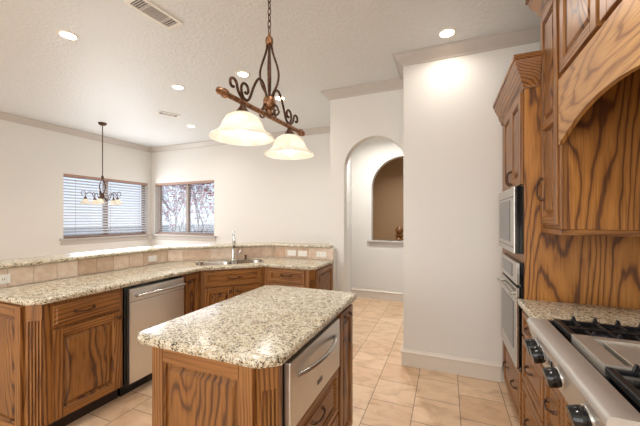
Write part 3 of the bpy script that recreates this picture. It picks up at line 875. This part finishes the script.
def grate(y0, y1):
    b = B(); x0, x1 = .450, RX - .03; zt = .944
    box(b, x0, x0 + .022, y0, y1, zt - .022, zt, .004); box(b, x1 - .014, x1, y0, y1, zt - .018, zt, .003)
    for y in (y0 + .006, y1 - .006, (y0 + y1) / 2): box(b, x0, x1, y - .006, y + .006, zt - .016, zt - .002, .002)
    n = 6
    for k in range(n):
        x = x0 + .075 + k * (x1 - x0 - .12) / (n - 1)
        L = (y1 - y0)
        for s, yy in ((1, y0), (-1, y1)):
            a0, a1 = (yy, yy + s * L * (.5 if k % 2 else .36))
            box(b, x - .0042, x + .0042, min(a0, a1), max(a0, a1), zt - .012, zt, .002)
            # pointed tooth at the rim
            w0 = .010
            pts = [(x - w0, zt - .006), (x + w0, zt - .006), (x + .003, zt + .018), (x - .003, zt + .018)]
            prism(b, pts, (), yy - .006, yy + .006, 'xz')
    for x in (x0 + .01, x1 - .01):
        for y in (y0 + .01, y1 - .01): box(b, x - .006, x + .006, y - .006, y + .006, .912, zt - .015, .002)
    g = obj('grate', b, IRON, t)
    return g
for y0, y1 in ((1.505, 1.716), (.96, 1.215)):
    grate(y0, y1)
    for x in (.60, .83):
        b = B(); lathe(b, [(.055, .912), (.052, .920), (.035, .924), (.033, .930), (.005, .932)], 20, (x, (y0 + y1) / 2, 0)); obj('burner', b, IRON, t, True)
# griddle
b = B(); gy0, gy1, gx0, gx1 = 1.222, 1.498, .452, RX - .03
prism(b, [(gx0, gy0), (gx1, gy0), (gx1, gy1), (gx0, gy1)], [[(gx0 + .055, gy0 + .012), (gx1 - .02, gy0 + .012), (gx1 - .02, gy1 - .035), (gx0 + .055, gy1 - .035)]], .912, .948, 'xy')
g = obj('griddle_frame', b, GRID, t)
b = B(); box(b, gx0 + .056, gx0 + .085, gy0 + .013, gy1 - .036, .913, .920); obj('grease_trough', b, BLACK, g)
b = B(); box(b, gx0 + .086, gx1 - .021, gy0 + .013, gy1 - .036, .913, .940, .002); obj('griddle_plate', b, GRID, g)

# ------------------------------------------------------------------ hood cabinet
XH = .535
HY0 = 2.217; HYN = 1.880       # narrow cabinet from HY0 down to HYN
HEND = .56
t = thing('hood_cabinet', 'large oak range hood cabinet with arched valance, doors and crown moulding', 'cabinet', (XH, HY0, 0), R(-90))
HD = RX - .003 - XH; NW = HY0 - HYN; HW = HY0 - HEND; ZB = 1.345; ZT = 2.62
b = B(); box(b, 0, NW - .012, 0, HD, ZB, ZT, .001); box(b, NW - .012, HW, 0.0, HD, 2.09, ZT, .001); obj('carcass', b, OAKV, t)
b = B(); box(b, HW - NW, HW, 0, HD, ZB, 2.089, .001); obj('end_carcass', b, OAKV, t)
b = B(); box(b, NW - .0115, NW, .022, HD, ZB, 2.088, .001); s_ = obj('side_panel', b, PLY, t); s_['label'] = 'bold grained plywood inside the hood recess'
d = door(t, .012, NW - .036, 1.365, 2.58, 0, mid=1.93, w=.045); pull(d, .05, 1.57, -.021, .12, True)
b = B(); box(b, NW - .026, NW - .002, -.010, -.0005, ZB, 2.085, .002); obj('stile', b, OAKV, t)
# valance
va = []
ax0, ax1 = NW + .005, HW - NW - .005; n = 28
zl, zh = 1.766, 1.860
for k in range(n + 1):
    s = k / n; x = ax0 + (ax1 - ax0) * s
    va.append((x, zl + (zh - zl) * (1 - abs(2 * s - 1) ** 2.0)))
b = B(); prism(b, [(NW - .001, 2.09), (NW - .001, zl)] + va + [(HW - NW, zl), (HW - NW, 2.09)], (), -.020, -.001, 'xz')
obj('arched_valance', b, OAKVAL_LIT, t)
# doors above
x = NW + .015; dw = .405
while x + dw < HW:
    door(t, x, x + dw, 2.115, 2.58, 0); x += dw + .03
b = B(); sweep(b, [(0, HD), (0, 0), (HW, 0)], [(0, 2.585), (.008, 2.585), (.012, 2.61), (.022, 2.62), (.03, 2.65), (.058, 2.70), (.066, 2.735), (.078, 2.74), (.078, 2.77), (0, 2.77)], -1); obj('crown_moulding', b, OAKH, t, True)
lp = [(0, ZB - .030), (.006, ZB - .030), (.014, ZB - .022), (.016, ZB - .008), (.010, ZB), (0, ZB)]
b = B(); box(b, 0, NW, -.012, HD, ZB - .030, ZB - .0005, .004); obj('bottom_ledge', b, OAKY, t)
b = B(); box(b, HW - NW, HW, -.012, HD, ZB - .030, ZB - .0005, .004); obj('bottom_ledge', b, OAKY, t)

# ------------------------------------------------------------------ ceiling fixtures
def can(label, x, y, power=1., r=.07):
    t = thing('recessed_light', label, 'ceiling light', (x, y, H), 0, None)
    b = B(); lathe(b, [(r * .78, -.004), (r * .82, -.008), (r, -.006), (r * 1.12, 0), (r * .78, -.0005)], 28, cap=False); obj('trim_ring', b, WHITE, t, True)
    b = B(); lathe(b, [(r * .78, -.0035), (.004, -.0035)], 28); obj('lens', b, CANL, t)
    l = bpy.data.lights.new('lamp', 'AREA'); l.shape = 'DISK'; l.size = r * 1.5; l.energy = CAN_POWER * power; l.color = (1, .98, .95); l.spread = R(150)
    o = bpy.data.objects.new('lamp', l); C.objects.link(o); o.parent = t; o.location = (0, 0, -.012)
can('recessed ceiling light nearest the left edge', -2.965, 1.619)
can('recessed ceiling light between the big vent and pendant top, left of the pendant', -2.938, 2.752)
can('recessed ceiling light beside the small vent near the nook', -3.977, 3.997)
can('recessed ceiling light just left of the pendant chain', -2.027, 2.768)
can('recessed ceiling light in front of the pantry wall', 0.0, 2.80, .38)
can('small recessed ceiling light seen behind the pendant frame', -1.99, 3.501)
can('unseen recessed light added over the range aisle, above the range top', -.15, .95, 1.5)  # added out of view to brighten range, pantry wall and hood front
can('unseen recessed light added over the near end of the peninsula', -2.4, .2, 1.2)  # added out of view for more light in the kitchen
can('unseen recessed light added to brighten the archway hall', -.9, 4.5, 4.2)  # out-of-view lamp added to lift the hall walls
can('unseen recessed light added to brighten the stair room', -.6, 6.8, 3.2)  # out-of-view lamp added so the tan room reads brighter

def vent(label, x, y, rz, L, W):
    t = thing('ceiling_vent', label, 'vent', (x, y, H), rz)
    b = B(); prism(b, [(-L/2, -W/2), (L/2, -W/2), (L/2, W/2), (-L/2, W/2)], [[(-L/2 + .025, -W/2 + .025), (L/2 - .025, -W/2 + .025), (L/2 - .025, W/2 - .025), (-L/2 + .025, W/2 - .025)]], -.010, -.0005, 'xy'); obj('frame', b, WHITE, t)
    b = B(); box(b, -L/2 + .02, L/2 - .02, -W/2 + .02, W/2 - .02, -.0016, -.0006); obj('duct', b, BLACK, t)
    b = B(); segs = [(-L/2 + .03, -L/2 + .03 + (L - .06) * .24), (-L/2 + .04 + (L - .06) * .24, L/2 - .04 - (L - .06) * .2), (L/2 - .03 - (L - .06) * .2, L/2 - .03)]
    for i, (a, c) in enumerate(segs):
        if i == 1:
            n = 8
            for k in range(n):
                yy = -W/2 + .03 + (W - .06) * (k + .5) / n
                box(b, a, c, yy - .0035, yy + .0035, -.008, -.004)
        else:
            n = max(3, int((c - a) / .016))
            for k in range(n):
                xx = a + (c - a) * (k + .5) / n
                box(b, xx - .004, xx + .004, -W/2 + .025, W/2 - .025, -.009, -.003)
    for xx in (segs[0][1] + .005, segs[1][1] + .005): box(b, xx - .006, xx + .006, -W/2 + .025, W/2 - .025, -.0098, -.002)
    obj('louvres', b, TRIM, t)
vent('large white ceiling supply vent at the top of the photo', -2.035, 1.69, R(84), .36, .17)
vent('small white ceiling vent near the breakfast nook', -3.83, 3.41, R(62), .30, .15)

# ------------------------------------------------------------------ island pendant
def spiral(c, r0, r1, a0, a1, n=18):
    """spiral in the local (y,z) plane"""
    return [(0, c[0] + (r0 + (r1 - r0) * k / n) * math.cos(a0 + (a1 - a0) * k / n), c[1] + (r0 + (r1 - r0) * k / n) * math.sin(a0 + (a1 - a0) * k / n)) for k in range(n + 1)]
PX, PYc, PZ = -.89, 1.45, 1.952
t = thing('pendant_light', 'bronze scrolled pendant with two glass bell shades above the island', 'pendant light', (PX, PYc, 0), R(-3))
b = B(); tube(b, [(0, -.335, PZ), (0, .345, PZ)], .0125, 14); bar = obj('bar', b, RUST, t, True)
for s in (-1, 1):
    b = B(); lathe(b, [(.012, 0), (.020, .006), (.021, .020), (.014, .032), (.012, .038), (.017, .046), (.012, .056), (.002, .066)], 16, (0, s * (.33 if s < 0 else .335), PZ), Matrix.Rotation(-s * PI / 2, 3, 'X')); obj('finial', b, RUST, bar, True)
# hub, cage, upper knob
b = B(); lathe(b, [(.010, PZ + .03), (.030, PZ + .045), (.034, PZ + .06), (.034, PZ + .085), (.028, PZ + .10), (.016, PZ + .105)], 20); lathe(b, [(.01, PZ - .01), (.014, PZ), (.014, PZ + .035)], 12); obj('hub', b, RUST, t, True)
for k in range(4):
    a = k * PI / 2 + .5; b = B()
    tube(b, curve([(.010 * math.cos(a) * 1, .010 * math.sin(a), 2.355), (.018 * math.cos(a), .018 * math.sin(a), 2.30), (.048 * math.cos(a), .048 * math.sin(a), 2.20), (.044 * math.cos(a), .044 * math.sin(a), 2.13), (.016 * math.cos(a), .016 * math.sin(a), 2.07), (.012 * math.cos(a), .012 * math.sin(a), 2.045)], 7), .006, 8)
    obj('cage_rod', b, BRONZE, t, True)
b = B(); lathe(b, [(.008, 2.335), (.019, 2.342), (.022, 2.355), (.019, 2.375), (.010, 2.385), (.006, 2.40)], 16); obj('top_knob', b, RUST, t, True)
# scroll arms in the bar plane
for s in (-1, 1):
    b = B()
    main = [(0, .025 * 1, PZ + .09), (0, .06, PZ + .155), (0, .105, PZ + .165), (0, .15, PZ + .11), (0, .195, PZ + .030), (0, .236, PZ + .024), (0, .256, PZ + .050)]
    pts = curve(main, 6) + spiral((.222, PZ + .068), .036, .012, 0.0, 1.7 * PI, 18)
    tube(b, [(p[0], s * p[1] * .9, p[2]) for p in pts], .0066, 8)
    pts = curve([(0, .222, PZ + .012), (0, .250, PZ + .018), (0, .278, PZ + .040), (0, .292, PZ + .066)], 5) + spiral((.322, PZ + .064), .032, .012, PI, PI - 1.7 * PI, 18)
    tube(b, [(p[0], s * p[1] * .9, p[2]) for p in pts], .0066, 8)
    obj('scroll_arm', b, BRONZE, t, True)
    b = B(); pts = curve([(0, .018, PZ + .06), (0, .045, PZ + .05), (0, .058, PZ + .022)], 5) + spiral((.040, PZ + .018), .022, .008, 0, -1.6 * PI, 16)
    tube(b, [(p[0] + .0, s * p[1], p[2]) for p in pts], .0055, 8); tube(b, [(s * p[1], 0, p[2]) for p in pts], .0055, 8)
    obj('hub_scroll', b, BRONZE, t, True)
for y in (-.222, .210):
    b = B(); lathe(b, [(.010, PZ - .008), (.014, PZ - .020), (.034, PZ - .048), (.036, PZ - .056), (.02, PZ - .058)], 18, (0, y, 0)); hd = obj('shade_holder', b, BRONZE, t, True)
    b = B()
    prof = [(.022, PZ - .050), (.050, PZ - .056), (.076, PZ - .072), (.092, PZ - .098), (.104, PZ - .128), (.120, PZ - .146), (.144, PZ - .160), (.151, PZ - .168), (.148, PZ - .172)]
    inner = [(r - .004, z - .002) for r, z in prof[:-1]][::-1]
    lathe(b, prof + inner, 40, (0, y, 0), cap=False); obj('shade', b, SHADE, hd, True)
    b = B(); lathe(b, [(.012, PZ - .058), (.014, PZ - .085), (.026, PZ - .115), (.031, PZ - .135), (.024, PZ - .158), (.004, PZ - .168)], 16, (0, y, 0)); obj('bulb', b, BULB, hd, True)
    l = bpy.data.lights.new('lamp', 'POINT'); l.energy = .9; l.shadow_soft_size = .05; l.color = (1, .95, .88)
    o = bpy.data.objects.new('lamp', l); C.objects.link(o); o.parent = t; o.location = (0, y, PZ - .20)
# chain to the ceiling and canopy
b = B(); z = 2.398; k = 0
while z < 2.90:
    pts = []
    for i in range(13):
        a = 2 * PI * i / 12; px, pz = .009 * math.cos(a), .021 * math.sin(a)
        pts.append((px, 0, z + .02 + pz) if k % 2 else (0, px, z + .02 + pz))
    tube(b, pts, .0028, 6, cap=False); z += .034; k += 1
obj('chain', b, BRONZE, t, True)
b = B(); lathe(b, [(.008, 2.895), (.015, 2.90), (.030, 2.918), (.062, 2.935), (.066, H - .0005)], 24); obj('canopy', b, BRONZE, t, True)

# ------------------------------------------------------------------ nook chandelier
t = thing('chandelier', 'bronze five-arm chandelier with cream glass shades in front of the blinds', 'chandelier', (-5.19, 3.33, 0))
t.scale = (.86, .86, 1)
b = B(); lathe(b, [(.02, H - .045), (.05, H - .035), (.07, H - .012), (.072, H - .0005)], 20); obj('canopy', b, BRONZE, t, True)
b = B(); tube(b, [(0, 0, 2.07), (0, 0, H - .04)], .008, 8); obj('rod', b, BRONZE, t, True)
b = B(); lathe(b, [(.008, 2.10), (.022, 2.08), (.024, 2.05), (.010, 2.02)], 12); lathe(b, [(.010, 1.81), (.03, 1.79), (.032, 1.755), (.012, 1.72), (.018, 1.70), (.004, 1.68)], 12); obj('hub', b, BRONZE, t, True)
for k in range(4):
    a = k * PI / 2 + .3; b = B(); c, s = math.cos(a), math.sin(a)
    tube(b, curve([(.01*c, .01*s, 2.03), (.05*c, .05*s, 1.97), (.066*c, .066*s, 1.90), (.04*c, .04*s, 1.84), (.012*c, .012*s, 1.79)], 5), .006, 6); obj('cage_rod', b, BRONZE, t, True)
for k in range(5):
    a = k * 2 * PI / 5 + .55; c, s = math.cos(a), math.sin(a)
    b = B(); pr_ = [(.02, 1.76), (.07, 1.70), (.12, 1.71), (.165, 1.80), (.21, 1.815), (.255, 1.77), (.26, 1.735)]
    tube(b, curve([(r_ * c, r_ * s, z) for r_, z in pr_], 5), .006, 6)
    sp = [(.285 + .038 * math.cos(q) * (1 - .1 * q), 1.80 + .038 * math.sin(q) * (1 - .1 * q)) for q in [i * .35 for i in range(-4, 14)]]
    tube(b, [(r_ * c, r_ * s, z) for r_, z in sp], .005, 6)
    arm = obj('arm', b, BRONZE, t, True)
    b = B(); lathe(b, [(.008, 1.745), (.024, 1.725), (.026, 1.708), (.01, 1.706)], 12, (.26 * c, .26 * s, 0)); obj('shade_holder', b, BRONZE, arm, True)
    b = B(); pf = [(.018, 1.71), (.040, 1.70), (.052, 1.675), (.070, 1.645), (.086, 1.630)]
    lathe(b, pf + [(r_ - .003, z - .001) for r_, z in pf[::-1]], 20, (.26 * c, .26 * s, 0), cap=False); obj('shade', b, SHADE, arm, True)
    b = B(); lathe(b, [(.008, 1.705), (.018, 1.68), (.020, 1.66), (.004, 1.645)], 10, (.26 * c, .26 * s, 0)); obj('bulb', b, BULB, arm, True)
